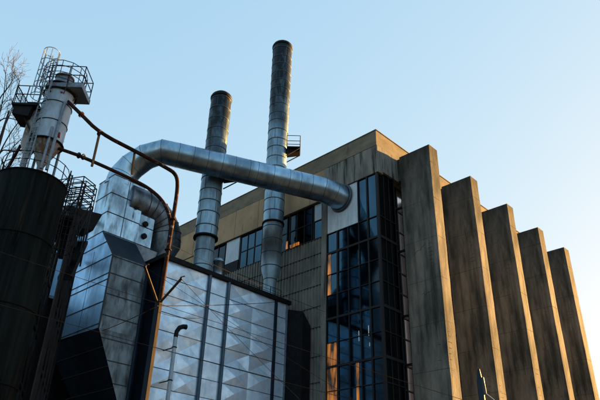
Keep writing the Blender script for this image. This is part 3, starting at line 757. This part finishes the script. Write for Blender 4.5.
# ------------------------------------------------------------------ rusty pipes and mast
def smooth_path(P, k=2):
    P = [Vector(p) for p in P]
    for _ in range(k):
        Q = [P[0]]
        for a, b_ in zip(P, P[1:]): Q += [a.lerp(b_, .25), a.lerp(b_, .75)]
        Q.append(P[-1]); P = Q
    return P
P1 = [(-26.5, 9.4, 21.35), (-25.3, 9.8, 20.1), (-23.95, 10.35, 18.62), (-22.61, 11.77, 17.62), (-21.75, 12.97, 16.95), (-21.6, 13.45, 16.75), (-21.66, 13.68, 16.2), (-21.8, 13.75, 14.5), (-21.95, 13.8, 11.6), (-22.0, 13.8, 0)]
o1 = thing('rusty_pipe', 'upper rusty pipe from the cyclone bending down along the mast', 'pipe', (-22, 13.8, 0), 'rusty pipes')
MB().tube([P1[0], P1[1]]+smooth_path(P1[1:8], 2)+P1[8:], .095, 10).build('pipe_run', 'rust', o1)
build_each(MB().bar((-23.95, 10.35, 18.6), (-23.95, 10.35, 16.7), .09).bar((-22.7, 11.7, 17.6), (-22.85, 11.85, 16.5), .08), 'hanger', 'dark', o1)
c_ = MB()
for p, d in ((P1[2], (1, 1, -1)), (P1[1], (1, .5, -1)), (P1[7], (0, 0, 1)), ((-21.88, 13.78, 13.0), (0, 0, 1))): c_.ring(p, d, .13, .035, 14, 5)
build_each(c_, 'coupling', 'rust', o1)
P2 = [(-26.75, 9.6, 18.62), (-25.6, 10.2, 18.0), (-24.6, 10.95, 17.4), (-23.3, 12.3, 16.55), (-22.85, 12.85, 16.2), (-22.5, 13.45, 15.7), (-22.35, 13.85, 15.05), (-22.2, 13.95, 14.3), (-22.15, 13.95, 12.0), (-22.15, 13.95, 0)]
o2 = thing('rusty_pipe', 'lower rusty pipe from the cyclone cone curving under the upper one', 'pipe', (-22.15, 13.95, 0), 'rusty pipes')
MB().tube([P2[0], P2[1]]+smooth_path(P2[1:8], 2)+P2[8:], .085, 10).build('pipe_run', 'rust', o2)
c_ = MB(); c_.ring((-25.5, 10.25, 17.95), (1, .6, -.4), .12, .04, 14, 5); c_.ring((-25.3, 10.4, 17.85), (1, .6, -.4), .12, .04, 14, 5); build_each(c_, 'coupling', 'dark', o2)
MX, MY = (-21.08, 13.18)
ma = thing('wire_mast', 'dark steel mast with forked arms carrying the overhead wires', 'mast', (MX, MY, 0))
MB().box(MX-.13, MX+.13, MY-.08, MY+.09, 0, 10.21).build('post', 'darkblue', ma, .01)
MB().box(MX+.135, MX+.165, MY-.05, MY+.09, 0, 10.21).build('flange_plate', 'mastgold', ma)
for q, a in enumerate([(-20.2, 11.78, 11.04), (-19.55, 13.11, 10.78)]):
    m1 = MB().bar((MX, MY, 10.21-.15), a, .09, .05); m1.tube([a, (a[0], a[1], a[2]+.08), (a[0]+.1, a[1]+.1, a[2]+.12)], .03, 6)
    ao = m1.build('arm', 'mastgold', ma)
    MB().lathe(a[0], a[1], [(0, a[2]-.05), (.06, a[2]-.03), (.03, a[2]+.02), (.06, a[2]+.05), (0, a[2]+.1)], 10).build('insulator', 'dark', ao)
def wire(label, a, b_, sag=.2, r=.012, m='wire', n=14):
    a = Vector(a); b_ = Vector(b_)
    pts = [a.lerp(b_, i/n)-Vector((0, 0, sag*4*(i/n)*(1-i/n))) for i in range(n+1)]
    o = MB().tube(pts, r*.7, 5).build('overhead_wire', m); return tag(o, label, 'wire', 'overhead wires')
wire('thick dark wire from the filter tower hopper to the mast head', (-24.73, 12.82, 9.57), (-20.52, 12.79, 9.77), 0.05, 0.022, 'wire')
wire('thick dark wire from the mast head to the rim of the filter house', (-20.52, 12.79, 9.77), (-30.75, 30.3, 17.3), 0.1, 0.025, 'wire')
wire('thin brown wire crossing the silo, mast and glass corner, the higher one', (-22.55, 5.96, 10.77), (-10.36, 18.71, 5.79), 0.05, 0.012, 'wirebrown')
wire('thin brown wire crossing the silo and panel wall below its twin', (-22.13, 6.38, 8.73), (-11.52, 16.38, 5.25), 0.05, 0.012, 'wirebrown')
wire('thin dark wire from the rusty pipe down towards the ribbed wall', (-21.29, 13.52, 12.97), (-24.39, 27.22, 14.22), 0.1, 0.015, 'wire')
wire('thin dark wire running right from the right mast arm', (-19.55, 13.11, 10.78), (-15.8, 16.31, 6.11), 0.05, 0.012, 'wire')
wire('thin dark wire across the diamond panels from the left mast arm', (-20.2, 11.78, 11.04), (-11.95, 18.04, 4.66), 0.05, 0.01, 'wire')
wire('kinked loose wire hanging right of the mast before the panels', (-20.49, 12.85, 9.53), (-19.35, 14.11, 9.36), 0.1, 0.012, 'wire')
# vent pipe in front of diamond wall
vp = thing('vent_pipe', 'slim white vent pipe with black hooked outlet before the diamond panel wall', 'vent pipe', (-29.9, 20.25, 0))
MB().tube([(-29.9, 20.2, 0), (-29.9, 20.2, 12.1)], .12, 14).build('pipe', 'white', vp)
MB().tube([(-29.9, 20.2, 12.0), (-29.9, 20.22, 12.35), (-29.9, 20.38, 12.62), (-29.9, 20.62, 12.75), (-29.9, 20.85, 12.78)], [.13, .13, .14, .14, .16], 12).build('hooked_outlet', 'dark', vp)
for z_ in (11.4, 9.5):
    MB().ring((-29.9, 20.2, z_), (0, 0, 1), .13, .03, 14, 5).bar((-29.9, 20.2, z_), (-31, 20.2, z_), .05).build('clamp', 'dark', vp)
# pole at the lower right
lp_ = thing('service_pole', 'dark slim pole top with a curved cable rising before the fins', 'pole', (-7.45, 14.05, 0))
MB().tube([(-7.45, 14.05, 0), (-7.45, 14.05, 5.2), (-7.45, 14.05, 5.5)], [.09, .075, .03], 10).build('post', 'darkblue', lp_)
MB().tube([(-7.38, 14.1, 5.3), (-7.36, 14.12, 4.9), (-7.2, 14.25, 4.72), (-6.95, 14.45, 4.5), (-6.8, 14.6, 3.8)], .018, 6).build('cable', 'lightsteel', lp_)

# ------------------------------------------------------------------ bare tree at left
random.seed(21)
tb = Vector((-37.629999999999995, 11.27, 0.0))
tree = thing('bare_tree', 'leafless tree with fine twigs rising behind the cyclone at the left edge', 'tree', tb)
trunk = MB(); crown = MB()
T_ = [(-37.33, 11.67, 13.65), (-36.38, 10.15, 17.37), (-34.95, 9.13, 19.82)]
LIMBS = [[(-36.38, 10.15, 17.37), (-34.62, 9.65, 19.58), (-34.12, 9.44, 20.46), (-33.55, 9.41, 21.46), (-32.15, 9.44, 21.69)], [(-36.38, 10.15, 17.37), (-34.89, 9.6, 19.32), (-34.04, 9.53, 19.98), (-33.2, 9.45, 20.28), (-32.96, 9.58, 20.73)], [(-34.95, 9.13, 19.82), (-34.21, 8.64, 21.37), (-33.19, 8.18, 22.8), (-32.93, 8.0, 24.42), (-32.25, 7.5, 25.63)], [(-34.95, 9.13, 19.82), (-34.08, 8.76, 21.37), (-33.18, 8.62, 22.46), (-32.63, 8.61, 23.64), (-32.07, 8.36, 25.31)], [(-34.95, 9.13, 19.82), (-34.41, 9.05, 20.6), (-33.61, 9.05, 22.02), (-32.27, 8.95, 22.41), (-32.06, 9.26, 23.43)], [(-34.95, 9.13, 19.82), (-33.55, 8.07, 22.92), (-33.12, 7.82, 24.03), (-32.25, 7.91, 24.52), (-32.11, 8.02, 25.26)], [(-34.95, 9.13, 19.82), (-33.87, 8.97, 21.38), (-33.25, 9.22, 21.23), (-33.76, 9.93, 21.68), (-32.12, 9.77, 21.29)], [(-34.95, 9.13, 19.82), (-33.82, 8.2, 22.4), (-33.17, 8.35, 23.03), (-32.95, 8.81, 23.18), (-32.71, 9.48, 23.0)]]
def twig(p, d, L, r, lvl):
    pts = [p]; n = 4; rr = [r]
    for i in range(n):
        d = (d+Vector((random.uniform(-1, 1), random.uniform(-1, 1), random.uniform(-.5, .8)))*.16).normalized()
        p = p+d*L/n; pts.append(p); rr.append(max(.008, r*(1-.2*(i+1))))
    crown.tube(pts, rr, 3, 0, False)
    if lvl == 0: return
    for i in (1, 2, 3, 4):
        ax_ = Vector((random.uniform(-1, 1), random.uniform(-1, 1), random.uniform(-.6, .8))).normalized()
        twig(pts[i], (d+ax_*random.uniform(.5, .9)).normalized(), L*random.uniform(.5, .75), max(.009, rr[i]*.65), lvl-1)
trunk.tube([tb]+T_+[(T_[2][0]+.1, T_[2][1]-.1, T_[2][2]+5)], [.32, .24, .2, .16, .05], 10)
for L in LIMBS:
    P_ = smooth_path(L, 2)
    n = len(P_); crown.tube(P_, [.05*(1-i/n)+.012 for i in range(n)], 5, 0, False)
    for i in range(n//3, n):
        d = (P_[i]-P_[i-1]).normalized()
        if random.random() < .36:
            ax_ = Vector((random.uniform(-1, 1), random.uniform(-1, 1), random.uniform(-.6, .9))).normalized()
            twig(P_[i], (d+ax_*.8).normalized(), random.uniform(.6, 1.3), .022, 2)
trunk.build('trunk', 'bark', tree); crown.build('crown', 'bark', tree)
